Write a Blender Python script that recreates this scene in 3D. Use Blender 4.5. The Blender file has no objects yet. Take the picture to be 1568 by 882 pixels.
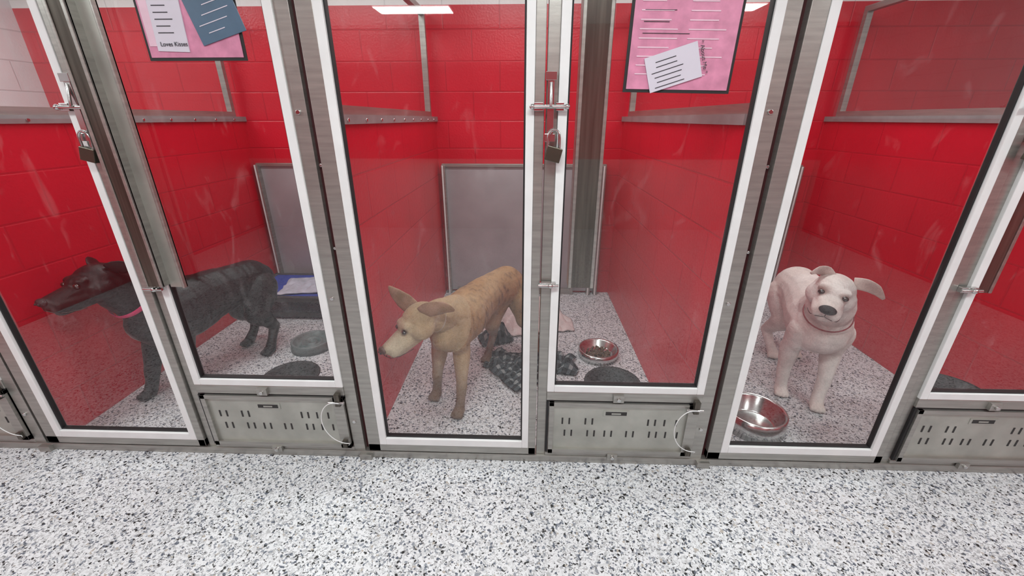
import bpy, bmesh, math, random
from mathutils import Vector, Matrix, noise
random.seed(4)
scn=bpy.context.scene
scn.view_settings.view_transform='Standard'
scn.view_settings.look='None'
scn.view_settings.exposure=0.0

# ------------------------------------------------------------------ materials
def newmat(name):
    m=bpy.data.materials.new(name); m.use_nodes=True
    nt=m.node_tree; nt.nodes.clear()
    out=nt.nodes.new('ShaderNodeOutputMaterial')
    return m,nt,out
def N(nt,t,**kw):
    n=nt.nodes.new(t)
    for k,v in kw.items(): setattr(n,k,v)
    return n
def pbr(name,col,rough=.5,metal=0.,var=.12,scale=12.,bump=0.,bscale=60.,stretch=None,spec=.5,coat=0.):
    m,nt,out=newmat(name)
    b=N(nt,'ShaderNodeBsdfPrincipled')
    b.inputs['Roughness'].default_value=rough
    b.inputs['Metallic'].default_value=metal
    b.inputs['Specular IOR Level'].default_value=spec
    b.inputs['Coat Weight'].default_value=coat
    tc=N(nt,'ShaderNodeTexCoord'); mp=N(nt,'ShaderNodeMapping')
    if stretch: mp.inputs['Scale'].default_value=stretch
    nt.links.new(tc.outputs['Object'],mp.inputs['Vector'])
    nz=N(nt,'ShaderNodeTexNoise'); nz.inputs['Scale'].default_value=scale; nz.inputs['Detail'].default_value=4
    nt.links.new(mp.outputs['Vector'],nz.inputs['Vector'])
    cr=N(nt,'ShaderNodeValToRGB')
    cr.color_ramp.elements[0].position=.3; cr.color_ramp.elements[1].position=.7
    cr.color_ramp.elements[0].color=[c*(1-var) for c in col[:3]]+[1]
    cr.color_ramp.elements[1].color=[min(1,c*(1+var)) for c in col[:3]]+[1]
    nt.links.new(nz.outputs['Fac'],cr.inputs['Fac'])
    nt.links.new(cr.outputs['Color'],b.inputs['Base Color'])
    if bump>0:
        n2=N(nt,'ShaderNodeTexNoise'); n2.inputs['Scale'].default_value=bscale; n2.inputs['Detail'].default_value=3
        nt.links.new(mp.outputs['Vector'],n2.inputs['Vector'])
        bp=N(nt,'ShaderNodeBump'); bp.inputs['Strength'].default_value=bump; bp.inputs['Distance'].default_value=.01
        nt.links.new(n2.outputs['Fac'],bp.inputs['Height']); nt.links.new(bp.outputs['Normal'],b.inputs['Normal'])
    nt.links.new(b.outputs['BSDF'],out.inputs['Surface'])
    return m
def blockmat(name,axis,lowcol,highcol,split,rough=.32,mort=.8):
    """painted concrete block; axis 'x' or 'y' = horizontal direction of the wall; paint changes at height split"""
    m,nt,out=newmat(name); L=nt.links.new
    b=N(nt,'ShaderNodeBsdfPrincipled'); b.inputs['Roughness'].default_value=rough
    g=N(nt,'ShaderNodeNewGeometry'); s=N(nt,'ShaderNodeSeparateXYZ'); L(g.outputs['Position'],s.inputs[0])
    c=N(nt,'ShaderNodeCombineXYZ'); L(s.outputs['X' if axis=='x' else 'Y'],c.inputs[0]); L(s.outputs['Z'],c.inputs[1])
    br=N(nt,'ShaderNodeTexBrick'); br.inputs['Scale'].default_value=1.
    br.inputs['Brick Width'].default_value=.41; br.inputs['Row Height'].default_value=.205
    br.inputs['Mortar Size'].default_value=.006; br.inputs['Mortar Smooth'].default_value=.6
    L(c.outputs[0],br.inputs['Vector'])
    st=N(nt,'ShaderNodeMath',operation='GREATER_THAN'); L(s.outputs['Z'],st.inputs[0]); st.inputs[1].default_value=split
    mx=N(nt,'ShaderNodeMix',data_type='RGBA'); L(st.outputs[0],mx.inputs['Factor'])
    mx.inputs['A'].default_value=[*lowcol,1]; mx.inputs['B'].default_value=[*highcol,1]
    nz=N(nt,'ShaderNodeTexNoise'); nz.inputs['Scale'].default_value=3; nz.inputs['Detail'].default_value=6
    L(g.outputs['Position'],nz.inputs['Vector'])
    mr=N(nt,'ShaderNodeMapRange'); mr.inputs['To Min'].default_value=.85; mr.inputs['To Max'].default_value=1.12
    L(nz.outputs['Fac'],mr.inputs['Value'])
    fm=N(nt,'ShaderNodeMapRange'); fm.inputs['To Min'].default_value=1.; fm.inputs['To Max'].default_value=mort
    L(br.outputs['Fac'],fm.inputs['Value'])
    mu=N(nt,'ShaderNodeMath',operation='MULTIPLY'); L(mr.outputs[0],mu.inputs[0]); L(fm.outputs[0],mu.inputs[1])
    vm=N(nt,'ShaderNodeVectorMath',operation='SCALE'); L(mx.outputs['Result'],vm.inputs[0]); L(mu.outputs[0],vm.inputs['Scale'])
    L(vm.outputs[0],b.inputs['Base Color'])
    n2=N(nt,'ShaderNodeTexNoise'); n2.inputs['Scale'].default_value=70; L(g.outputs['Position'],n2.inputs['Vector'])
    ma=N(nt,'ShaderNodeMath',operation='MULTIPLY_ADD'); L(br.outputs['Fac'],ma.inputs[0]); ma.inputs[1].default_value=-1.5; L(n2.outputs['Fac'],ma.inputs[2])
    bp=N(nt,'ShaderNodeBump'); bp.inputs['Strength'].default_value=.35; bp.inputs['Distance'].default_value=.004
    L(ma.outputs[0],bp.inputs['Height']); L(bp.outputs['Normal'],b.inputs['Normal'])
    L(b.outputs['BSDF'],out.inputs['Surface']); return m
def floormat(name,tint):
    m,nt,out=newmat(name); L=nt.links.new
    b=N(nt,'ShaderNodeBsdfPrincipled'); b.inputs['Roughness'].default_value=.38; b.inputs['Specular IOR Level'].default_value=.4
    g=N(nt,'ShaderNodeNewGeometry')
    nz=N(nt,'ShaderNodeTexNoise'); nz.inputs['Scale'].default_value=105; nz.inputs['Detail'].default_value=2
    L(g.outputs['Position'],nz.inputs['Vector'])
    sub=N(nt,'ShaderNodeVectorMath',operation='SCALE'); L(nz.outputs['Color'],sub.inputs[0]); sub.inputs['Scale'].default_value=.011
    ad=N(nt,'ShaderNodeVectorMath',operation='ADD'); L(g.outputs['Position'],ad.inputs[0]); L(sub.outputs[0],ad.inputs[1])
    def layer(scale,stops):
        v=N(nt,'ShaderNodeTexVoronoi'); v.inputs['Scale'].default_value=scale; L(ad.outputs[0],v.inputs['Vector'])
        s=N(nt,'ShaderNodeSeparateColor'); L(v.outputs['Color'],s.inputs[0])
        r=N(nt,'ShaderNodeValToRGB'); r.color_ramp.interpolation='CONSTANT'
        e=r.color_ramp.elements
        e[0].position=0; e[0].color=stops[0][1]
        e[1].position=stops[1][0]; e[1].color=stops[1][1]
        for p,c in stops[2:]:
            q=e.new(p); q.color=c
        L(s.outputs['Red'],r.inputs['Fac']); return r,s
    t=tint
    def C(a,k=(1,1,1)): return (a*t[0]*k[0],a*t[1]*k[1],a*t[2]*k[2],1)
    r1,s1=layer(135,[(0,C(.72)),(.36,C(.60)),(.57,C(.45)),(.71,C(.28,(.92,.98,1.08))),(.82,C(.12,(.85,.96,1.2))),(.90,C(.02)),(.97,C(.42,(1,.9,.78)))])
    r2,s2=layer(235,[(0,C(.76)),(.42,C(.62)),(.67,C(.40)),(.83,C(.16)),(.93,C(.035))])
    mx=N(nt,'ShaderNodeMix',data_type='RGBA'); 
    gt=N(nt,'ShaderNodeMath',operation='GREATER_THAN'); L(s1.outputs['Green'],gt.inputs[0]); gt.inputs[1].default_value=.6
    L(gt.outputs[0],mx.inputs['Factor']); L(r1.outputs['Color'],mx.inputs['A']); L(r2.outputs['Color'],mx.inputs['B'])
    L(mx.outputs['Result'],b.inputs['Base Color'])
    bp=N(nt,'ShaderNodeBump'); bp.inputs['Strength'].default_value=.08; bp.inputs['Distance'].default_value=.003
    L(nz.outputs['Fac'],bp.inputs['Height']); L(bp.outputs['Normal'],b.inputs['Normal'])
    L(b.outputs['BSDF'],out.inputs['Surface']); return m
def glassmat(name,haze=.006,refl=1.8,smudge_glare=.09):
    m,nt,out=newmat(name); L=nt.links.new
    tr=N(nt,'ShaderNodeBsdfTransparent'); tr.inputs['Color'].default_value=(.97,.975,.97,1)
    gl=N(nt,'ShaderNodeBsdfGlossy'); gl.inputs['Roughness'].default_value=.015; gl.inputs['Color'].default_value=(.95,.95,.95,1)
    g=N(nt,'ShaderNodeNewGeometry')
    dt=N(nt,'ShaderNodeVectorMath',operation='DOT_PRODUCT'); L(g.outputs['Incoming'],dt.inputs[0]); L(g.outputs['Normal'],dt.inputs[1])
    ab=N(nt,'ShaderNodeMath',operation='ABSOLUTE'); L(dt.outputs['Value'],ab.inputs[0])
    om=N(nt,'ShaderNodeMath',operation='SUBTRACT'); om.inputs[0].default_value=1; L(ab.outputs[0],om.inputs[1])
    pw=N(nt,'ShaderNodeMath',operation='POWER'); L(om.outputs[0],pw.inputs[0]); pw.inputs[1].default_value=5
    sc=N(nt,'ShaderNodeMath',operation='MULTIPLY_ADD'); L(pw.outputs[0],sc.inputs[0]); sc.inputs[1].default_value=.96; sc.inputs[2].default_value=.04
    mu=N(nt,'ShaderNodeMath',operation='MULTIPLY',use_clamp=True); L(sc.outputs[0],mu.inputs[0]); mu.inputs[1].default_value=refl
    mx=N(nt,'ShaderNodeMixShader'); L(mu.outputs[0],mx.inputs['Fac']); L(tr.outputs[0],mx.inputs[1]); L(gl.outputs[0],mx.inputs[2])
    df=N(nt,'ShaderNodeBsdfDiffuse'); df.inputs['Color'].default_value=(.8,.8,.8,1)
    mp=N(nt,'ShaderNodeMapping'); mp.inputs['Scale'].default_value=(5,5,2.2); L(g.outputs['Position'],mp.inputs['Vector'])
    nz=N(nt,'ShaderNodeTexNoise'); nz.inputs['Scale'].default_value=2.2; nz.inputs['Detail'].default_value=7; nz.inputs['Distortion'].default_value=1.5
    L(mp.outputs['Vector'],nz.inputs['Vector'])
    mr=N(nt,'ShaderNodeMapRange'); mr.inputs['From Min'].default_value=.6; mr.inputs['From Max'].default_value=.85
    mr.inputs['To Min'].default_value=haze; mr.inputs['To Max'].default_value=haze+smudge_glare; L(nz.outputs['Fac'],mr.inputs['Value'])  # diffuse white for haze and smudges, doubling as painted streaks of reflected light
    m2=N(nt,'ShaderNodeMixShader'); L(mr.outputs[0],m2.inputs['Fac']); L(mx.outputs[0],m2.inputs[1]); L(df.outputs[0],m2.inputs[2])
    L(m2.outputs[0],out.inputs['Surface']); return m
def emit(name,s,col=(1,.98,.95)):
    m,nt,out=newmat(name); e=N(nt,'ShaderNodeEmission'); e.inputs['Strength'].default_value=s; e.inputs['Color'].default_value=(*col,1)
    nt.links.new(e.outputs[0],out.inputs['Surface']); return m
def plaidmat(name):
    m,nt,out=newmat(name); L=nt.links.new
    b=N(nt,'ShaderNodeBsdfPrincipled'); b.inputs['Roughness'].default_value=.95
    tc=N(nt,'ShaderNodeTexCoord'); s=N(nt,'ShaderNodeSeparateXYZ'); L(tc.outputs['UV'],s.inputs[0])
    fs=[]
    for ax,sc in (('X',11),('Y',9)):
        mm=N(nt,'ShaderNodeMath',operation='MULTIPLY'); L(s.outputs[ax],mm.inputs[0]); mm.inputs[1].default_value=sc
        f=N(nt,'ShaderNodeMath',operation='FRACT'); L(mm.outputs[0],f.inputs[0])
        g=N(nt,'ShaderNodeMath',operation='GREATER_THAN'); L(f.outputs[0],g.inputs[0]); g.inputs[1].default_value=.6
        fs.append(g)
    a=N(nt,'ShaderNodeMath',operation='ADD'); L(fs[0].outputs[0],a.inputs[0]); L(fs[1].outputs[0],a.inputs[1])
    h=N(nt,'ShaderNodeMath',operation='MULTIPLY'); L(a.outputs[0],h.inputs[0]); h.inputs[1].default_value=.5
    r=N(nt,'ShaderNodeValToRGB'); e=r.color_ramp.elements
    e[0].position=0; e[0].color=(.02,.025,.03,1); e[1].position=1; e[1].color=(.28,.31,.31,1)
    q=e.new(.5); q.color=(.07,.09,.10,1)
    L(h.outputs[0],r.inputs['Fac']); L(r.outputs['Color'],b.inputs['Base Color'])
    L(b.outputs['BSDF'],out.inputs['Surface']); return m
def furmat(name,rough=.75,bump=.5,sheen=.1,spec=.5):
    m,nt,out=newmat(name); L=nt.links.new
    b=N(nt,'ShaderNodeBsdfPrincipled'); b.inputs['Roughness'].default_value=rough
    b.inputs['Sheen Weight'].default_value=sheen; b.inputs['Specular IOR Level'].default_value=spec
    a=N(nt,'ShaderNodeAttribute'); a.attribute_name='Col'
    tc=N(nt,'ShaderNodeTexCoord'); mp=N(nt,'ShaderNodeMapping'); mp.inputs['Scale'].default_value=(1,.45,.7); L(tc.outputs['Object'],mp.inputs['Vector'])
    nz=N(nt,'ShaderNodeTexNoise'); nz.inputs['Scale'].default_value=190; nz.inputs['Detail'].default_value=4; nz.inputs['Roughness'].default_value=.7
    L(mp.outputs['Vector'],nz.inputs['Vector'])
    n3=N(nt,'ShaderNodeTexNoise'); n3.inputs['Scale'].default_value=22; n3.inputs['Detail'].default_value=3; L(mp.outputs['Vector'],n3.inputs['Vector'])
    av=N(nt,'ShaderNodeMath',operation='ADD'); L(nz.outputs['Fac'],av.inputs[0]); L(n3.outputs['Fac'],av.inputs[1])
    mr=N(nt,'ShaderNodeMapRange'); mr.inputs['From Min'].default_value=.6; mr.inputs['From Max'].default_value=1.4; mr.inputs['To Min'].default_value=.72; mr.inputs['To Max'].default_value=1.18; L(av.outputs[0],mr.inputs['Value'])
    vm=N(nt,'ShaderNodeVectorMath',operation='SCALE'); L(a.outputs['Color'],vm.inputs[0]); L(mr.outputs[0],vm.inputs['Scale'])
    L(vm.outputs[0],b.inputs['Base Color'])
    bp=N(nt,'ShaderNodeBump'); bp.inputs['Strength'].default_value=bump; bp.inputs['Distance'].default_value=.004
    L(nz.outputs['Fac'],bp.inputs['Height']); L(bp.outputs['Normal'],b.inputs['Normal'])
    L(b.outputs['BSDF'],out.inputs['Surface']); return m

RED=(.57,.007,.024)
ALU=pbr('brushed_aluminium',(.38,.375,.35),.36,.75,.14,6,.05,90,(1,1,12))
ALUD=pbr('darkened_aluminium',(.10,.09,.075),.28,.6,.4,5,0,60,(14,14,.6))
STEEL=pbr('stainless_steel',(.58,.58,.57),.2,1.,.08,8)
GALV=pbr('feeder_plate_steel',(.44,.45,.41),.42,.6,.14,9)
WHITE=pbr('white_trim_vinyl',(.76,.78,.78),.4,0,.04)
GASK=pbr('black_rubber',(.012,.012,.013),.6)
SLOT=pbr('slot_shadow_black',(.03,.03,.03),.8)
DARKRED=pbr('gap_dark_red',(.05,.006,.008),.6)
GUIL=pbr('guillotine_panel_grey',(.40,.38,.40),.45,.2,.1,4)
LEDGE=pbr('ledge_grey_vinyl',(.24,.21,.215),.5,0,.15)
WALLX=blockmat('red_block_wall_x','x',RED,(.85,.85,.84),2.2)
WALLY=blockmat('red_block_divider_y','y',RED,(.85,.85,.84),3.0,.32,.88)
WALLL=blockmat('two_tone_block_y','y',RED,(.72,.72,.74),1.45)
WALLOPP=blockmat('aisle_wall','x',(.42,.40,.40),RED,.95)
CEIL=pbr('ceiling_white',(.85,.85,.85),.9,0,.03)
FLOOR=floormat('epoxy_flake_floor',(.98,1,1.03))
GLASS=glassmat('kennel_glass')
GLASS2=glassmat('divider_glass',.006,1.2,.02)
LAMP=emit('lamp_diffuser',5)
FUR=furmat('short_fur',.75,.8); FURB=furmat('black_fur',.4,.35,0,.35)
EYE=pbr('dark_eye',(.012,.008,.006),.06,0,.0,spec=.8,coat=1)
NOSE=pbr('black_nose',(.02,.018,.02),.38,0,.2,60,.4,300)
NOSEP=pbr('brown_nose',(.12,.06,.045),.4,0,.2,60,.4,300)
MOUTH=pbr('mouth_line',(.07,.035,.03),.7)

# ------------------------------------------------------------------ builder
class B:
    def __init__(s): s.bm=bmesh.new(); s.mats=[]
    def mi(s,m):
        if m not in s.mats: s.mats.append(m)
        return s.mats.index(m)
    def _tag(s,faces,m,smooth=False):
        i=s.mi(m)
        for f in faces: f.material_index=i; f.smooth=smooth
    def box(s,x0,x1,y0,y1,z0,z1,m,rot=None,bev=0):
        c=Vector(((x0+x1)/2,(y0+y1)/2,(z0+z1)/2)); h=Vector((abs(x1-x0),abs(y1-y0),abs(z1-z0)))/2
        vs=[]
        for sx in (-1,1):
            for sy in (-1,1):
                for sz in (-1,1):
                    p=Vector((sx*h.x,sy*h.y,sz*h.z))
                    if rot: p=rot@p
                    vs.append(s.bm.verts.new(c+p))
        fs=[s.bm.faces.new([vs[i] for i in q]) for q in ((0,1,3,2),(4,6,7,5),(0,4,5,1),(2,3,7,6),(0,2,6,4),(1,5,7,3))]
        s._tag(fs,m)
        return s
    def quad(s,pts,m):
        vs=[s.bm.verts.new(p) for p in pts]; f=s.bm.faces.new(vs); s._tag([f],m); return s
    def cyl(s,p0,p1,r0,r1,m,seg=20):
        p0=Vector(p0);p1=Vector(p1); q=(p1-p0).to_track_quat('Z','Y').to_matrix()
        R=[]
        for p,r in ((p0,r0),(p1,r1)): R.append([s.bm.verts.new(p+q@Vector((r*math.cos(6.28318*i/seg),r*math.sin(6.28318*i/seg),0))) for i in range(seg)])
        fs=[s.bm.faces.new([R[0][i],R[0][(i+1)%seg],R[1][(i+1)%seg],R[1][i]]) for i in range(seg)]
        s._tag(fs,m,True); s._tag([s.bm.faces.new(R[0][::-1]),s.bm.faces.new(R[1])],m); return s
    def sph(s,c,r,m,axes=None,u=16,v=10):
        if not hasattr(r,'__len__'): r=(r,r,r)
        c=Vector(c); A=axes if axes else Matrix.Identity(3)
        def pt(a,b): return c+A@Vector((r[0]*math.sin(b)*math.cos(a),r[1]*math.sin(b)*math.sin(a),r[2]*math.cos(b)))
        top=s.bm.verts.new(pt(0,0)); bot=s.bm.verts.new(pt(0,math.pi))
        G=[[s.bm.verts.new(pt(2*math.pi*i/u,math.pi*j/v)) for i in range(u)] for j in range(1,v)]
        fs=[]
        for i in range(u):
            k=(i+1)%u
            fs.append(s.bm.faces.new([top,G[0][i],G[0][k]])); fs.append(s.bm.faces.new([bot,G[-1][k],G[-1][i]]))
            for a,b in zip(G,G[1:]): fs.append(s.bm.faces.new([a[i],b[i],b[k],a[k]]))
        s._tag(fs,m,True); return s
    def lathe(s,c,prof,m,seg=48):
        c=Vector(c); rings=[]
        for r,z in prof:
            rings.append([s.bm.verts.new(c+Vector((r*math.cos(2*math.pi*i/seg),r*math.sin(2*math.pi*i/seg),z))) for i in range(seg)] if r>1e-6 else [s.bm.verts.new(c+Vector((0,0,z)))])
        fs=[]
        for a,b in zip(rings,rings[1:]):
            for i in range(seg):
                j=(i+1)%seg
                if len(a)==1 and len(b)==1: continue
                if len(a)==1: fs.append(s.bm.faces.new([a[0],b[j],b[i]]))
                elif len(b)==1: fs.append(s.bm.faces.new([a[i],a[j],b[0]]))
                else: fs.append(s.bm.faces.new([a[i],a[j],b[j],b[i]]))
        s._tag(fs,m,True); return s
    def tube(s,pts,rad,m,seg=10,wdir=None,thick=None,close=False):
        pts=[Vector(p) for p in pts]; n=len(pts); rings=[]
        if not hasattr(rad,'__len__'): rad=[rad]*n
        prev=None
        for i,p in enumerate(pts):
            if close: t=(pts[(i+1)%n]-pts[i-1])
            else: t=pts[min(i+1,n-1)]-pts[max(i-1,0)]
            t.normalize()
            ref=Vector(wdir) if wdir is not None else (prev if prev else (Vector((0,0,1)) if abs(t.z)<.9 else Vector((1,0,0))))
            a=(ref-t*ref.dot(t)); a.normalize(); prev=a; b=t.cross(a)
            th=min(thick,rad[i]) if thick is not None else rad[i]
            rings.append([s.bm.verts.new(p+a*rad[i]*math.cos(2*math.pi*k/seg)+b*th*math.sin(2*math.pi*k/seg)) for k in range(seg)])
        fs=[]
        pairs=list(zip(rings,rings[1:]))
        if close: pairs.append((rings[-1],rings[0]))
        for a,b in pairs:
            for k in range(seg):
                l=(k+1)%seg; fs.append(s.bm.faces.new([a[k],a[l],b[l],b[k]]))
        if not close:
            fs.append(s.bm.faces.new(rings[0][::-1])); fs.append(s.bm.faces.new(rings[-1]))
        s._tag(fs,m,True); return s
    def done(s,name,parent=None,bevel=0,recalc=True):
        if recalc: bmesh.ops.recalc_face_normals(s.bm,faces=s.bm.faces)
        me=bpy.data.meshes.new(name); s.bm.to_mesh(me); s.bm.free()
        for m in s.mats: me.materials.append(m)
        o=bpy.data.objects.new(name,me); scn.collection.objects.link(o)
        if bevel:
            bv=o.modifiers.new('bevel','BEVEL'); bv.width=bevel; bv.segments=2; bv.limit_method='ANGLE'
        if parent: o.parent=parent
        return o
def empty(name):
    e=bpy.data.objects.new(name,None); scn.collection.objects.link(e); e.empty_display_size=.1
    return e
def text(body,name,loc,size,mat,rot=(math.radians(90),0,0),parent=None):
    c=bpy.data.curves.new(name,'FONT'); c.body=body; c.size=size; c.extrude=.0003; c.materials.append(mat)
    o=bpy.data.objects.new(name,c); scn.collection.objects.link(o)
    o.location=loc; o.rotation_euler=rot
    if parent: o.parent=parent
    return o

# ------------------------------------------------------------------ room shell
XL,XR,YB,YA,ZC=-3.79,3.86,2.0,-4.3,2.5
B().box(XL-.15,XR+.15,YA-.15,YB+.15,-.1,0,FLOOR).done('floor')
B().box(XL-.15,XR+.15,YA-.15,YB+.15,ZC,ZC+.1,CEIL).done('ceiling')
B().box(XL-.15,XR+.15,YB,YB+.15,0,ZC,WALLX).done('wall_back')
B().box(XL-.15,XR+.15,YA-.15,YA,0,ZC,WALLOPP).done('wall_front')
B().box(XL-.15,XL,YA,YB,0,ZC,WALLL).done('wall_left')
B().box(XR,XR+.15,YA,YB,0,ZC,WALLL).done('wall_right')

P=1.525
for k in (-1,0,1,2):
    cx=-.745+k*P
    d=B(); d.box(cx-.035,cx+.035,.06,YB,0,1.43,WALLY); d.done('wall_divider')
    w=B()
    w.box(cx-.05,cx+.05,.065,YB,1.43,1.465,LEDGE)
    w.box(cx-.02,cx+.02,.065,1.93,1.465,1.50,ALU); w.box(cx-.02,cx+.02,.065,1.93,2.12,2.155,ALU)
    w.box(cx-.02,cx+.02,1.895,1.93,1.5,2.12,ALU); w.box(cx-.02,cx+.02,.065,.095,1.5,2.12,ALU)
    for i in range(9): w.cyl((cx+.045,.25+i*.2,1.445),(cx+.055,.25+i*.2,1.445),.007,.007,STEEL,10)
    w.quad([(cx,.095,1.5),(cx,1.895,1.5),(cx,1.895,2.12),(cx,.095,2.12)],GLASS2)
    w.done('window_divider')

# ------------------------------------------------------------------ kennel fronts
ZT=2.15
FRONT={}
def unit(k):
    X=k*P
    e=empty('kennel_front_panel'); FRONT[k]=e
    s=B()
    s.box(X-.70,X+.825,-.012,.045,0,.036,ALU)
    s.box(X-.70,X+.825,-.012,.045,ZT,ZT+.06,ALU)
    s.box(X-.738,X-.694,.016,.06,0,ZT,DARKRED)
    s.box(X+.062,X+.10,.0,.045,.036,ZT,ALU)
    s.box(X-.774,X-.724,-.006,.05,.0,ZT,ALU)
    for zz in (.8,1.47,.2): s.cyl((X-.752,-.012,zz),(X-.752,-.005,zz),.008,.008,STEEL,12)
    for zz in (1.0,1.3): s.cyl((X-.714,.004,zz),(X-.714,.017,zz),.006,.006,STEEL,12)
    s.box(X-.745,X-.69,-.03,.02,-.0,.03,ALU)
    s.done('frame',e,bevel=.003)
    d=B()
    x0,x1=X-.703,X+.056
    for a,b,z0,z1 in ((x0,x0+.055,.042,ZT-.01),(x1-.032,x1,.042,ZT-.01)): d.box(a,b,-.012,.028,z0,z1,ALU)
    d.box(x0,x1,-.012,.028,.042,.08,ALU); d.box(x0,x1,-.012,.028,ZT-.05,ZT-.01,ALU)
    gx0,gx1,gz0,gz1=X-.618,X-.004,.115,ZT-.085
    d.box(gx0-.03,gx0,-.015,.02,.08,ZT-.05,WHITE); d.box(gx1,gx1+.028,-.015,.02,.08,ZT-.05,WHITE)
    d.box(gx0,gx1,-.015,.02,.08,gz0,WHITE); d.box(gx0,gx1,-.015,.02,gz1,ZT-.05,WHITE)
    for a,b,c,q in ((gx0,gx0+.006,gz0,gz1),(gx1-.006,gx1,gz0,gz1),(gx0,gx1,gz0,gz0+.006)): d.box(a,b,-.004,.018,c,q,GASK)
    d.quad([(gx0,.006,gz0),(gx1,.006,gz0),(gx1,.006,gz1),(gx0,.006,gz1)],GLASS)
    d.done('door_%d'%(k+3),bevel=.002)
    p=B()
    gx0,gx1,gz0=X+.13,X+.722,.415
    p.box(X+.10,gx0,-.013,.025,.385,ZT,WHITE); p.box(gx1,gx1+.03,-.013,.025,.385,ZT,WHITE)
    p.box(gx0,gx1,-.013,.025,.385,gz0,WHITE); p.box(gx0,gx1,-.013,.025,ZT-.06,ZT,WHITE)
    for a,b,c,q in ((gx0,gx0+.006,gz0,ZT-.06),(gx1-.006,gx1,gz0,ZT-.06),(gx0,gx1,gz0,gz0+.006)): p.box(a,b,-.004,.02,c,q,GASK)
    p.quad([(gx0,.006,gz0),(gx1,.006,gz0),(gx1,.006,ZT-.06),(gx0,.006,ZT-.06)],GLASS)
    p.box(X+.10,X+.752,-.012,.03,.342,.385,ALU)
    p.box(X+.10,X+.752,-.008,.03,.036,.055,ALU)
    p.done('glazed_panel',e,bevel=.002)
    f=B()
    a,b,z0,z1=X+.112,X+.745,.06,.335
    f.box(a,b,-.008,.0,z0+.02,z1-.018,GALV)
    f.box(a,a+.02,-.02,.012,z0,z1,ALU); f.box(b-.045,b,-.02,.012,z0,z1,ALU)
    f.box(a,b,-.02,.012,z0,z0+.022,ALU); f.box(a,b,-.02,.012,z1-.018,z1,ALU)
    f.box(a-.012,a-.002,-.012,.0,z0,z1,GASK); f.box(a-.01,b+.005,-.01,.0,z1,z1+.006,GASK)
    for j,sx in enumerate((.06,.09,.16,.19,.235,.265,.33,.36,.43,.46,.50,.55)):
        if not (3<j<8): f.box(a+sx-.004,a+sx+.003,-.0095,-.007,.215,.248,SLOT)
        f.box(a+sx+.008,a+sx+.015,-.0095,-.007,.15,.183,SLOT)
    lx=X+.40
    f.box(lx-.055,lx+.055,-.0105,-.008,.262,.292,GALV); f.box(lx-.045,lx+.045,-.0115,-.0105,.268,.286,SLOT)
    f.box(lx-.02,lx+.02,-.0122,-.0114,.273,.28,GALV)
    for zz in (.345,.062):
        f.box(lx-.022,lx+.022,-.026,-.012,zz-.0,zz+.034 if zz>.2 else zz-.03,ALU)
        f.cyl((lx,-.034,zz+(.016 if zz>.2 else -.014)),(lx,-.026,zz+(.016 if zz>.2 else -.014)),.008,.008,STEEL,12)
    f.box(b-.03,b-.008,-.034,-.012,.30,.36,ALUD)
    f.cyl((b-.06,-.03,.318),(b+.01,-.03,.318),.006,.006,STEEL,10)
    f.box(b-.03,b-.01,-.034,-.012,.075,.11,ALUD)
    f.box(lx+.0-.14,lx-.125,.0,.14,.27,.276,ALU); f.box(lx+.14,lx+.155,.0,.14,.27,.276,ALU)
    f.done('feeder_door',e,bevel=.0015)
    c=B(); pts=[]
    for t in range(25):
        q=t/24; ang=math.pi*(.42+q*1.1)
        pts.append((b-.03+.085*math.cos(ang)+.03*q,-.04,.215+.11*math.sin(ang)))
    pts.append((b+.0,-.036,.092))
    c.tube(pts,.0019,WHITE,8)
    c.done('cable_loop',e)
    bw=B(); cc=(X+.415,.165,.262)
    bw.lathe(cc,[(0,0),(.085,0),(.115,.05),(.128,.058),(.132,.052),(.118,.045),(.09,-.006),(0,-.006)],GASK)
    bw.done('feeding_bowl')
    g=B()
    g.box(X-.655,X+.62,1.975,1.995,.02,1.09,GUIL)
    for q in (-.68,.395,.545,.605): g.box(X+q,X+q+.03,1.93,1.998,0,1.105,ALU)
    for q in (-.676,.55,.612): g.box(X+q,X+q+.012,1.925,1.93,0,1.105,WHITE)
    g.box(X-.60,X+.40,1.94,1.998,0,.05,ALU)
    g.box(X-.68,X+.64,1.96,1.998,1.09,1.115,ALU)
    g.done('guillotine_door',bevel=.003)
for k in (-2,-1,0,1): unit(k)
def channel(x0,x1,y0,y1,z0,par,bright_face=0):
    c=B()
    t=.008
    c.box(x0,x1,y0,y0+t,z0,ZT,ALUD); c.box(x0,x1,y1-t,y1,z0,ZT,ALUD)  # front and back faces: a dark reflection put into the metal colour
    c.box(x0,x0+t,y0,y1,z0,ZT,ALU); c.box(x1-t,x1,y0,y1,z0,ZT,ALU)
    c.box(x0,x0+.012,y0-.004,y0,z0,ZT,ALU); c.box(x1-.012,x1,y0-.004,y0,z0,ZT,ALU)
    if bright_face: c.box(x1-.002,x1+bright_face,y1-.014,y1-.006,z0-.012,ZT,GALV); c.box(x1+bright_face-.008,x1+bright_face,y1-.026,y1-.006,z0-.012,ZT,ALU)  # bright plate added to stand in for the channel's light side face
    c.done('pull_channel',par,bevel=.002)
channel(-1.432,-1.365,-.06,-.013,.86,FRONT[-1],.062)
channel(.168,.265,.035,.10,.84,FRONT[0])
channel(1.668,1.76,.035,.10,.84,FRONT[1])

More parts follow.
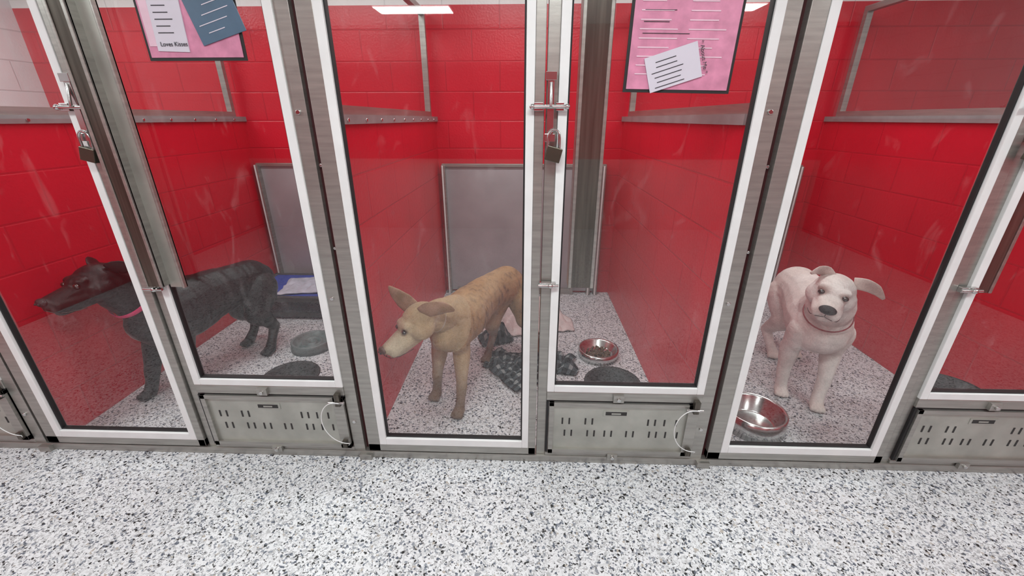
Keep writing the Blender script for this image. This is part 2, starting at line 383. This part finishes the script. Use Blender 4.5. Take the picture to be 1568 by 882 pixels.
# ------------------------------------------------------------------ latches
def latch(x,z,full,par):
    l=B()
    if full:
        l.box(x-.008,x+.014,-.03,-.012,z-.085,z+.095,STEEL)
        l.cyl((x-.055,-.036,z),(x+.055,-.036,z),.006,.006,STEEL,12)
        l.box(x-.05,x-.02,-.032,-.012,z-.012,z+.012,STEEL); l.box(x+.02,x+.045,-.032,-.012,z-.012,z+.012,STEEL)
        l.sph((x+.055,-.036,z),.009,STEEL); l.sph((x-.055,-.036,z),.009,STEEL)
        l.cyl((x+.003,-.045,z),(x+.003,-.03,z+.07),.005,.005,STEEL,10)
        l.box(x-.014,x+.02,-.034,-.012,z-.105,z-.08,STEEL)
        l.box(x-.014,x+.02,-.034,-.012,z+.075,z+.10,STEEL)
    else:
        l.box(x-.03,x+.03,-.028,-.012,z-.01,z+.01,STEEL); l.cyl((x-.035,-.032,z),(x+.04,-.032,z),.006,.006,STEEL,10)
        l.sph((x+.01,-.035,z),.01,STEEL)
    return l.done('slide_bolt_latch',par,bevel=.001)
for k in (-1,0,1):
    latch(.072+k*P-(.03 if k==-1 else 0),1.485,True,FRONT[k]); latch(.085+k*P,.875 if k!=-1 else .84,False,FRONT[k])
PADM=pbr('padlock_brass_dark',(.10,.09,.07),.35,.8)
def padlock(x,z):
    l=B()
    l.box(x-.025,x+.025,-.055,-.03,z-.045,z,PADM,rot=Matrix.Rotation(.25,3,'Y'))
    pts=[(x-.018,-.042,z-.01)]+[(x-.0+.018*math.cos(a),-.042,z+.03+.022*math.sin(a)) for a in [math.pi-math.pi*i/10 for i in range(11)]]+[(x+.018,-.042,z-.01)]
    l.tube(pts,.005,STEEL,8); l.done('padlock',bevel=.003)
padlock(.088,1.365); padlock(.048-P,1.36); padlock(.08+P,1.37)

# ------------------------------------------------------------------ notices
PINK=pbr('pink_paper',(.62,.25,.38),.3,0,.14,30,.15,20); PAPER=pbr('white_paper',(.62,.60,.68),.4,0,.03)
BLUE=pbr('blue_card',(.07,.13,.20),.4); INK=pbr('ink',(.03,.03,.04),.6); PALEP=pbr('pale_pink_print',(.72,.50,.60),.4)
def notice(x0,x1,z0,z1,kind,tilt):
    e=empty('kennel_notice')
    n=B(); y=-.004
    n.box(x0,x1,y-.004,y,z0,z1,GASK); n.box(x0+.009,x1-.009,y-.006,y-.003,z0+.009,z1-.009,PINK)
    if kind==0:
        R=Matrix.Rotation(math.radians(2),3,'Y')
        n.box(x0+.045,x0+.145,y-.009,y-.006,z0+.025,z1-.02,PAPER,rot=R)
        n.box(x0+.145,x0+.295,y-.010,y-.007,z0+.055,z1-.04,BLUE,rot=Matrix.Rotation(math.radians(-16),3,'Y'))
        for i in range(12): n.box(x0+.055,x0+.055+random.uniform(.04,.08),y-.0098,y-.0088,z0+.075+i*.018,z0+.0775+i*.018,INK)
        R=Matrix.Rotation(math.radians(-16),3,'Y')
        for i in range(8):
            c=Vector((x0+.22,0,z0+.20))+R@Vector((random.uniform(-.015,.015),0,(i-5)*.024)); w=random.uniform(.025,.05)
            n.box(c.x-w,c.x+w,y-.0112,y-.0098,c.z-.0012,c.z+.0012,PAPER,rot=R)
        n.box(x0+.015,x0+.042,y-.0075,y-.006,z0+.04,z1-.03,PALEP)
    else:
        R=Matrix.Rotation(math.radians(-18),3,'Y')
        for i in range(13):
            for j in range(2):
                zc=z0+.05+i*.024; n.box(x0+.03+j*.145,x0+.03+j*.145+random.uniform(.06,.12),y-.0075,y-.006,zc,zc+.0035,PALEP)
        for i in range(7):
            zc=z0+.16+i*.03; n.box(x0+.04,x0+.04+random.uniform(.06,.14),y-.0078,y-.006,zc,zc+.0015,INK)
        n.box(x0+.065,x0+.225,y-.011,y-.0078,z0+.02,z0+.12,PAPER,rot=R)
        for i in range(6): 
            dz=.014*(i-3); c=Vector((x0+.135,0,z0+.068))+R@Vector((-.008,0,dz)); w=random.uniform(.03,.05); n.box(c.x-w,c.x+w,y-.012,y-.0105,c.z-.0011,c.z+.0011,INK,rot=R)
    n.done('sheet',e)
    if kind==0: text('Loves Kisses','handwriting',(x0+.052,y-.0105,z0+.04),.017,INK,parent=e)
    else: text('* About Me *','heading',(x0+.212,y-.0125,z0+.142),.017,INK,(math.radians(90),math.radians(72),0),e)
    if tilt:
        c=Vector(((x0+x1)/2,0,(z0+z1)/2)); e.matrix_world=Matrix.Translation(c)@Matrix.Rotation(tilt,4,'Y')@Matrix.Translation(-c)
notice(-1.20,-.885,1.62,2.02,0,0)
notice(.305,.635,1.525,1.93,1,math.radians(1))

# ------------------------------------------------------------------ bowls, bed, blankets
KIB=pbr('kibble',(.12,.07,.04),.8)
def bowl(x,y,r,h,m,name,food=False,rings=False):
    b=B()
    b.lathe((x,y,.002),[(0,.006),(r*.72,.006),(r*.8,.012),(r*.93,h*.9),(r,h),(r*1.06,h*.97),(r*1.08,0),(r*1.0,0),(0,0)] if not rings else
      [(0,.012),(r*.15,.012),(r*.18,.04),(r*.26,.04),(r*.3,.012),(r*.45,.012),(r*.48,.04),(r*.56,.04),(r*.6,.012),(r*.84,.014),(r*.93,h*.9),(r,h),(r*1.08,h*.9),(r*1.12,0),(0,0)],m)
    if food:
        for i in range(130):
            a=random.uniform(0,6.28); q=r*.62*math.sqrt(random.random()); b.sph((x+q*math.cos(a),y+q*math.sin(a),.016+random.random()*.012),.007,KIB,None,8,6)
    return b.done(name)
bowl(.49,.92,.122,.055,STEEL,'food_bowl',True)
bowl(-1.45,.97,.122,.06,pbr('grey_green_plastic',(.16,.19,.19),.35),'slow_feeder_bowl',False,True)
bowl(1.17,.27,.135,.10,STEEL,'water_bowl')

def blanket(cx,cy,w,l,m,name,ang=0,amp=.04,z0=.004,seed=0,fold=9,nx=60,dome=0):
    bm=bmesh.new(); uvl=bm.loops.layers.uv.new('UVMap'); ny=int(nx*l/w) or 10; V=[]
    ca,sa=math.cos(ang),math.sin(ang)
    for j in range(ny+1):
        row=[]
        for i in range(nx+1):
            u=i/nx-.5; v=j/ny-.5
            e=1+.16*noise.noise(Vector((math.atan2(v,u)*1.3+seed,seed,0)))
            x=u*w*e; y=v*l*e
            h=abs(noise.noise(Vector((x*fold+seed,y*fold*.6,seed))))*1.6+.5*abs(noise.noise(Vector((x*fold*2.3,y*fold*2+seed,3))))
            ed=min(1,8*(.5-abs(u)),8*(.5-abs(v)))
            z=z0+h*amp*(.25+.75*max(0,ed))+dome*max(0,1-4*(u*u+v*v))
            row.append(bm.verts.new((cx+x*ca-y*sa,cy+x*sa+y*ca,z)))
        V.append(row)
    for j in range(ny):
        for i in range(nx):
            f=bm.faces.new([V[j][i],V[j][i+1],V[j+1][i+1],V[j+1][i]]); f.smooth=True
            for lp,(a,b) in zip(f.loops,((i,j),(i+1,j),(i+1,j+1),(i,j+1))): lp[uvl].uv=(a/nx*w*2,b/ny*l*2)
    me=bpy.data.meshes.new(name); bm.to_mesh(me); bm.free(); me.materials.append(m)
    o=bpy.data.objects.new(name,me); scn.collection.objects.link(o)
    s=o.modifiers.new('s','SOLIDIFY'); s.thickness=.006; s.offset=1
    return o
PLAID=plaidmat('plaid_cloth')
blanket(.0,1.42,.66,.50,pbr('pale_pink_fleece',(.66,.58,.57),.95,0,.1,20,.4,120),'fleece_blanket',.2,.09,.004,2)
blanket(.04,.80,.58,.20,PLAID,'plaid_blanket',-.12,.07,.006,7,10)
blanket(-.04,.66,.28,.22,PLAID,'plaid_blanket',-.9,.06,.006,11,10,40)
blanket(-.20,1.09,.22,.14,PLAID,'plaid_blanket',.3,.06,.006,3,12,40,.10)

DG=pbr('bed_frame_dark',(.05,.05,.055),.4)
def cot(x0,x1,y0,y1,m):
    e=empty('raised_dog_bed'); b=B(); z=.18
    b.box(x0+.03,x1-.03,y0+.03,y1-.03,z-.01,z+.004,m); b.done('fabric',e)
    f=B()
    for a in ((x0,x1,y0,y0+.04),(x0,x1,y1-.04,y1),(x0,x0+.04,y0,y1),(x1-.04,x1,y0,y1)): f.box(*a,z-.03,z+.01,DG)
    for xx in (x0+.0,x1-.04):
        for yy in (y0,y1-.04): f.box(xx,xx+.04,yy,yy+.04,0,z-.02,DG)
    f.box(x0,x1,y0+.01,y0+.03,.02,.06,DG)
    f.done('frame',e,bevel=.006)
    return e
BB=pbr('blue_canvas',(.02,.05,.36),.8,0,.2)
cot(-2.20,-1.25,1.36,1.90,BB)
blanket(-1.70,1.62,.50,.36,pbr('white_blue_cloth',(.50,.53,.62),.9,0,.2,14),'bed_blanket',.2,.03,.192,5)
cot(.86,1.62,1.36,1.90,pbr('red_canvas',(.4,.03,.04),.8))
cot(2.42,3.2,1.36,1.90,BB)

# ------------------------------------------------------------------ dogs
def basis(F,U):
    F=Vector(F).normalized(); U=Vector(U); U=(U-F*U.dot(F)).normalized(); R=F.cross(U).normalized()
    return F,R,U
UU,VV=14,9
TPL=[Vector((0,0,1))]+[Vector((math.sin(math.pi*j/VV)*math.cos(2*math.pi*i/UU),math.sin(math.pi*j/VV)*math.sin(2*math.pi*i/UU),math.cos(math.pi*j/VV))) for j in range(1,VV) for i in range(UU)]+[Vector((0,0,-1))]
TPF=[]
for i in range(UU):
    k=(i+1)%UU; TPF.append((0,1+i,1+k)); last=1+(VV-2)*UU; TPF.append((last+UU,last+k,last+i))
    for j in range(VV-2): TPF.append((1+j*UU+i,1+(j+1)*UU+i,1+(j+1)*UU+k,1+j*UU+k))
I3=Matrix.Identity(3)
def dog(name,torso,neck,head,legs,ears,tail,colfn,furm,nosem,collar,pawdir,hs=1.,muz=1.,lat=.84,fat=1.,legf=1.,hw=1.,paw=1.,ns=1.,ml=1.):
    e=empty(name)
    V=[];Fc=[]
    def ell(c,r,ax=None):
        if not hasattr(r,'__len__'): r=(r,r,r)
        M=(ax if ax else I3)@Matrix.Diagonal(r); c=Vector(c); n=len(V)
        V.extend([c+M@t for t in TPL]); Fc.extend([tuple(n+i for i in f) for f in TPF])
    def chain(pts,lat=1.,step=.35,up=(0,0,1),k=1.):
        for (p0,r0),(p1,r1) in zip(pts,pts[1:]):
            r0*=k; r1*=k
            p0=Vector(p0);p1=Vector(p1); L=(p1-p0).length; n=max(2,int(L/(min(r0,r1)*step))+1)
            d=(p1-p0).normalized(); s=d.cross(Vector(up))
            if s.length<.05: s=Vector((1,0,0))
            s.normalize(); v=s.cross(d)
            ax=Matrix((s,d,v)).transposed()
            for i in range(n+1):
                t=i/n; t2=t*t*(3-2*t); r=r0+(r1-r0)*t2; ell(p0.lerp(p1,t),(r*lat,r,r),ax)
    chain(torso,lat,k=fat); chain(neck,.95,k=fat)
    for li,lg in enumerate(legs):
        chain(lg,1.,k=legf)
        p,r=lg[-1]; p=Vector(p); pd=Vector(pawdir).normalized(); sd=Vector((pd.y,-pd.x,0))
        ax=Matrix((sd,pd,Vector((0,0,1)))).transposed()
        a=Vector(lg[0][0]); bq=Vector(lg[1][0])
        if li<2:
            ell(a+Vector((0,0,.035)),(.045*legf,.055*legf,.085*legf),ax); ell(a.lerp(bq,.45),(.045*legf,.058*legf,.07*legf),ax)
        else:
            ell(a.lerp(bq,.25),(.062*legf,.092*legf,.10*legf),ax); ell(a.lerp(bq,.7),(.05*legf,.07*legf,.075*legf),ax)
        ell(p+pd*.012+Vector((0,0,-.002)),(.032*paw,.044*paw,.024),ax)
        for q in (-.024,-.008,.008,.024):
            q*=paw; ell(p+pd*(.046*paw-abs(q)*.35)+sd*q+Vector((0,0,-.009)),(.0095*paw,.020*paw,.016),ax)
    chain(tail,1.)
    C,F0,U0=head; F,R,U=basis(F0,U0); C=Vector(C); AX=Matrix((R,F,U)).transposed()
    def MF(f): return f if f<.06 else .06+(f-.06)*ml
    def W(f,r,u): return C+(F*MF(f)+R*r*hw+U*u)*hs
    def he(f,r,u,rf,rr,ru): ell(W(f,r,u),(rr*hs*hw,rf*hs,ru*hs),AX)
    he(-.005,0,.005,.080,.066,.064)
    he(.045,0,.010,.045,.050,.040)
    for s in (-1,1):
        he(.012,s*.040,-.020,.052,.037,.044); he(.056,s*.030,.028,.022,.021,.014)
        for i in range(7): t=i/6; he(.07+.08*t,s*.018*muz,-.034,.024,.021*muz-.003*t,.027)
    for i in range(9):
        t=i/8; he(.065+.095*t,0,-.006-.012*t,.026,(.036-.009*t)*muz,.031-.006*t)
    for i in range(8):
        t=i/7; he(.03+.105*t,0,-.056-.006*t,.024,(.034-.012*t)*muz,.020-.004*t)
    he(.168,0,-.020,.016,.021*muz,.020)
    tm=bpy.data.meshes.new('t'); tm.from_pydata(V,[],Fc)
    o=bpy.data.objects.new('tmp',tm); scn.collection.objects.link(o)
    rm=o.modifiers.new('r','REMESH'); rm.mode='VOXEL'; rm.voxel_size=.0052; rm.use_smooth_shade=True
    sm=o.modifiers.new('s','SMOOTH'); sm.factor=.5; sm.iterations=6
    dg=bpy.context.evaluated_depsgraph_get(); dg.update()
    me=bpy.data.meshes.new_from_object(o.evaluated_get(dg)); bpy.data.objects.remove(o)
    bm=bmesh.new(); bm.from_mesh(me); nb=len(bm.verts)
    eb=B()
    for pts,wid,wd in ears:
        P3=[W(*p) for p in pts]; fine=[];fw=[]
        n=len(P3)
        for i in range(n-1):
            for t in (0,.25,.5,.75):
                a=P3[max(i-1,0)];b0=P3[i];c=P3[i+1];d=P3[min(i+2,n-1)]
                fine.append(.5*((2*b0)+(c-a)*t+(2*a-5*b0+4*c-d)*t*t+(3*b0-a-3*c+d)*t**3)); fw.append((wid[i]*(1-t)+wid[i+1]*t)*hs)
        fine.append(P3[-1]); fw.append(wid[-1]*hs)
        w=(F*wd[0]+R*wd[1]+U*wd[2])
        eb.tube(fine,fw,furm,14,w,.0065)
    em=bpy.data.meshes.new('e'); bmesh.ops.recalc_face_normals(eb.bm,faces=eb.bm.faces); eb.bm.to_mesh(em); eb.bm.free()
    bm.from_mesh(em)
    for f in bm.faces: f.smooth=True; f.material_index=0
    cl=bm.loops.layers.float_color.new('Col')
    bm.verts.index_update()
    cols=[]
    for v in bm.verts:
        q=v.co-C; f_=q.dot(F)/hs; f_=f_ if f_<.06 else .06+(f_-.06)/ml
        loc=Vector((f_,q.dot(R)/hw/hs,q.dot(U)/hs))
        cols.append((*colfn(v.co,loc,v.normal,v.index>=nb),1))
    for f in bm.faces:
        for l in f.loops: l[cl]=cols[l.vert.index]
    me2=bpy.data.meshes.new(name+'_body'); bm.to_mesh(me2); bm.free(); me2.materials.clear(); me2.materials.append(furm)
    bo=bpy.data.objects.new('body',me2); scn.collection.objects.link(bo); bo.parent=e
    n=B()
    n.sph(W(.180,0,-.010),(.021*hs*muz*ns,.015*hs,.016*hs*ns),nosem,AX)
    for s in (-1,1): n.sph(W(.180,s*.009*ns,-.011)+F*.013*hs,(.0045*hs,.005*hs,.0045*hs),GASK,AX,8,6)
    n.tube([W(.187,0,-.022),W(.185,0,-.038)],.0014*hs,MOUTH,6)
    n.done('nose',e)
    ey=B()
    for s in (-1,1):
        ey.sph(W(.080,s*.034,.016),(.0130*hs,.009*hs,.0100*hs),EYE,AX)
    ey.done('eyes',e)
    mo=B()
    for s in (-1,1):
        mo.tube([W(.183,s*.002,-.040),W(.174,s*.018*muz,-.049),W(.145,s*.032*muz,-.059),W(.11,s*.0375*muz,-.064),W(.085,s*.040*muz,-.066)],.0014*hs,MOUTH,8)
    mo.done('mouth',e)
    if collar:
        cp,ca,cr,cm,cw=collar
        ca=Vector(ca).normalized(); s=ca.cross(Vector((0,0,1))).normalized(); t=s.cross(ca)
        co=B(); co.tube([Vector(cp)+s*cr*.95*math.cos(a)+t*cr*1.0*math.sin(a) for a in [2*math.pi*i/40 for i in range(40)]],[cw]*40,cm,8,ca,.003,True)
        co.done('collar',e)
    return e
def mix(a,b,t): t=max(0,min(1,t)); return tuple(x*(1-t)+y*t for x,y in zip(a,b))
def nz(p,s): return noise.noise(Vector(p)*s)
def col_tan(p,l,n,ear):
    base=(.38,.225,.105)
    if ear: return mix((.26,.15,.08),(.42,.25,.17),.5+nz(p,30))
    br=noise.noise(Vector((p.x*26,p.y*44,p.z*16)))+.5*noise.noise(Vector((p.x*60,p.y*90,p.z*40)))
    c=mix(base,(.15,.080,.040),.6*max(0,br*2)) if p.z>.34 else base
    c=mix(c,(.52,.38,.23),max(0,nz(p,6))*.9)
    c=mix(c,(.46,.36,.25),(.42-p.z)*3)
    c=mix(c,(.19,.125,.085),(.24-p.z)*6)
    if l.length<.24: 
        c=mix(c,(.46,.34,.20),.8); 
        c=mix(c,(.58,.50,.36),(l.x-.02)*9)
        c=mix(c,(.22,.13,.08),(.03-abs(l.y))*14*(1 if l.z>.0 and l.x>.08 else 0))
        for s in (-1,1):
            d=((l.x-.081)**2+(l.y-s*.036)**2+(l.z-.016)**2)**.5
            c=mix(c,(.10,.06,.04),(.02-d)*80)
    return c
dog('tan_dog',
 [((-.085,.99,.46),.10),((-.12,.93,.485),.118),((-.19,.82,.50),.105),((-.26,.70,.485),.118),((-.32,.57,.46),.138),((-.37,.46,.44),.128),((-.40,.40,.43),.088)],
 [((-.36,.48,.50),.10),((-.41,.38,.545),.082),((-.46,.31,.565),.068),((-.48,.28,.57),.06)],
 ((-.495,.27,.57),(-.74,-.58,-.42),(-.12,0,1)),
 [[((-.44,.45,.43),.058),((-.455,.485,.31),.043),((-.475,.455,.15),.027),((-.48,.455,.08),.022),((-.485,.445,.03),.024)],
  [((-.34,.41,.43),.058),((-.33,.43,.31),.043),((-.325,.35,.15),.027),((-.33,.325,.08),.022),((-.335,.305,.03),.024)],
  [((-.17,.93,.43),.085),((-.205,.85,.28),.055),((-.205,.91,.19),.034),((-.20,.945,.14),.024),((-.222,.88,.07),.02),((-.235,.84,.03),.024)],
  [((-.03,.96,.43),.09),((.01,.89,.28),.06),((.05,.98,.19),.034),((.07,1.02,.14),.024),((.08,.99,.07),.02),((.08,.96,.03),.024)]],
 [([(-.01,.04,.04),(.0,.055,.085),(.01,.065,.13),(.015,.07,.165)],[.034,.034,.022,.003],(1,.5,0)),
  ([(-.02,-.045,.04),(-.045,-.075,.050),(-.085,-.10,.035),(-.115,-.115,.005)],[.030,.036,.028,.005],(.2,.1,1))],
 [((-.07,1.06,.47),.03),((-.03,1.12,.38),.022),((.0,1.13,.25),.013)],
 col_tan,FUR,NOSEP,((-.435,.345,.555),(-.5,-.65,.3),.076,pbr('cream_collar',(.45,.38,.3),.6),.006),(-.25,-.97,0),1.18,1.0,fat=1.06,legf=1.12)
def col_white(p,l,n,ear):
    c=(.87,.83,.80)
    if ear: return mix((.80,.68,.63),(.48,.33,.30),.35+nz(p,20))
    c=mix(c,(.78,.70,.66),.5+nz(p,7))
    if l.length<.24:
        for s in (-1,1):
            d=((l.x-.081)**2+(l.y-s*.034)**2+(l.z-.016)**2)**.5
            c=mix(c,(.34,.20,.17),(.024-d)*60)
        d=((l.x-.075)**2+(l.y-.036)**2+(l.z-.03)**2)**.5
        c=mix(c,(.42,.27,.24),(.034-d)*30)
        c=mix(c,(.66,.54,.50),(l.x-.15)*9)
    c=mix(c,(.62,.55,.48),(.08-p.z)*5)
    return c
dog('white_dog',
 [((1.72,1.06,.45),.10),((1.70,.99,.47),.128),((1.67,.85,.475),.125),((1.62,.70,.465),.142),((1.57,.58,.455),.148),((1.54,.50,.45),.135),((1.53,.46,.44),.108)],
 [((1.545,.52,.52),.120),((1.515,.45,.59),.105),((1.485,.42,.64),.09)],
 ((1.47,.405,.69),(-.60,-.80,-.10),(.18,0,1)),
 [[((1.455,.50,.43),.064),((1.455,.555,.30),.046),((1.458,.56,.15),.032),((1.465,.56,.08),.028),((1.465,.55,.03),.03)],
  [((1.62,.47,.43),.064),((1.635,.50,.30),.046),((1.612,.455,.15),.032),((1.595,.44,.08),.028),((1.58,.42,.03),.03)],
  [((1.64,1.0,.43),.09),((1.63,.92,.28),.062),((1.625,1.0,.20),.042),((1.62,1.05,.15),.03),((1.63,1.0,.08),.026),((1.64,.955,.03),.028)],
  [((1.76,1.0,.43),.09),((1.79,.92,.28),.062),((1.79,1.0,.20),.042),((1.79,1.05,.15),.03),((1.79,1.01,.08),.026),((1.79,.97,.03),.028)]],
 [([(-.02,.028,.048),(-.01,.048,.066),(.01,.068,.070),(.03,.084,.056)],[.026,.026,.020,.005],(.4,.2,.9)),
  ([(-.02,-.045,.048),(-.01,-.075,.058),(.0,-.105,.054),(.018,-.132,.036)],[.026,.028,.024,.005],(.2,0,1))],
 [((1.74,1.14,.46),.03),((1.76,1.2,.36),.02),((1.76,1.2,.25),.012)],
 col_white,FUR,NOSE,((1.50,.43,.56),(-.25,-.45,.8),.108,pbr('dark_red_collar',(.30,.05,.06),.6),.005),(-.35,-.94,0),1.19,1.22,.96,fat=1.05,legf=1.08,hw=1.13,paw=1.1,ns=1.15,ml=.86)
def col_blk(p,l,n,ear):
    c=(.004,.004,.005)
    if l.length<.24 and not ear: c=mix(c,(.22,.22,.22),(l.x-.165)*30)
    if l.length<.24 and l.x>.05: c=mix(c,(.010,.010,.010),.6)
    d=(Vector((-2.04,.36,.40))-p).length
    c=mix(c,(.4,.38,.37),(.055-d)*30)
    return c
dog('black_dog',
 [((-1.76,1.03,.47),.095),((-1.775,.97,.485),.120),((-1.82,.86,.49),.118),((-1.88,.75,.475),.136),((-1.93,.61,.455),.158),((-1.965,.50,.455),.150),((-1.985,.44,.455),.105)],
 [((-1.985,.48,.54),.12),((-2.005,.39,.64),.10),((-2.015,.33,.71),.088)],
 ((-2.02,.29,.74),(-.26,-.96,-.05),(0,0,1)),
 [[((-2.045,.47,.44),.06),((-2.06,.50,.32),.046),((-2.08,.44,.15),.03),((-2.09,.425,.08),.025),((-2.095,.40,.03),.026)],
  [((-1.93,.50,.44),.06),((-1.925,.53,.32),.046),((-1.92,.49,.15),.03),((-1.92,.48,.08),.025),((-1.92,.46,.03),.026)],
  [((-1.725,.97,.44),.085),((-1.72,.88,.29),.058),((-1.705,.95,.20),.036),((-1.70,.99,.15),.026),((-1.695,.93,.08),.022),((-1.69,.88,.03),.026)],
  [((-1.84,.98,.44),.085),((-1.87,.95,.29),.058),((-1.88,1.04,.20),.036),((-1.885,1.08,.15),.026),((-1.89,1.04,.08),.022),((-1.90,.99,.03),.026)]],
 [([(-.03,.045,.04),(-.05,.07,.045),(-.08,.085,.015),(-.09,.085,-.035)],[.028,.034,.030,.008],(.6,0,1)),
  ([(-.03,-.045,.04),(-.05,-.07,.045),(-.08,-.085,.015),(-.09,-.085,-.035)],[.028,.034,.030,.008],(.6,0,1))],
 [((-1.75,1.10,.47),.028),((-1.76,1.17,.38),.02),((-1.78,1.19,.26),.012)],
 col_blk,FURB,NOSE,((-2.0,.41,.615),(-.1,-.62,.75),.122,pbr('pink_collar',(.7,.03,.16),.5),.013),(-.2,-.98,0),1.24,1.18,fat=1.10,legf=1.28,paw=1.1,ml=.90)

# ------------------------------------------------------------------ lights
def lamp(x,y,sx,sy,power):
    e=empty('ceiling_light_fixture')
    f=B(); f.box(x-sx/2-.03,x+sx/2+.03,y-sy/2-.03,y+sy/2+.03,ZC-.03,ZC,WHITE); f.box(x-sx/2,x+sx/2,y-sy/2,y+sy/2,ZC-.034,ZC-.03,LAMP)
    f.done('housing',e)
    l=bpy.data.lights.new('tube','AREA'); l.shape='RECTANGLE'; l.size=sx; l.size_y=sy; l.energy=power; l.color=(.91,1,.985)
    o=bpy.data.objects.new('tube',l); scn.collection.objects.link(o); o.location=(x,y,ZC-.04); o.parent=e
for x in (-2.6,0,2.6): lamp(x,-1.3,1.2,.3,29)  # unseen row added to light the kennels
for x in (-1.15,1.9): lamp(x,-3.4,.75,.3,14)
for k in (-2,-1,0,1): lamp(.04+k*P,1.0,1.0,.25,13)
w=bpy.data.worlds.new('World'); scn.world=w; w.use_nodes=True
w.node_tree.nodes['Background'].inputs[0].default_value=(.9,.93,1,1); w.node_tree.nodes['Background'].inputs[1].default_value=.3

# ------------------------------------------------------------------ camera
cd=bpy.data.cameras.new('camera'); cd.sensor_width=36; cd.lens=632/1568*36; cd.clip_start=.02
co=bpy.data.objects.new('camera',cd); scn.collection.objects.link(co)
co.location=(0,-1.46,1.45); co.rotation_euler=(math.radians(90-22.3),0,math.radians(1.9))
scn.camera=co
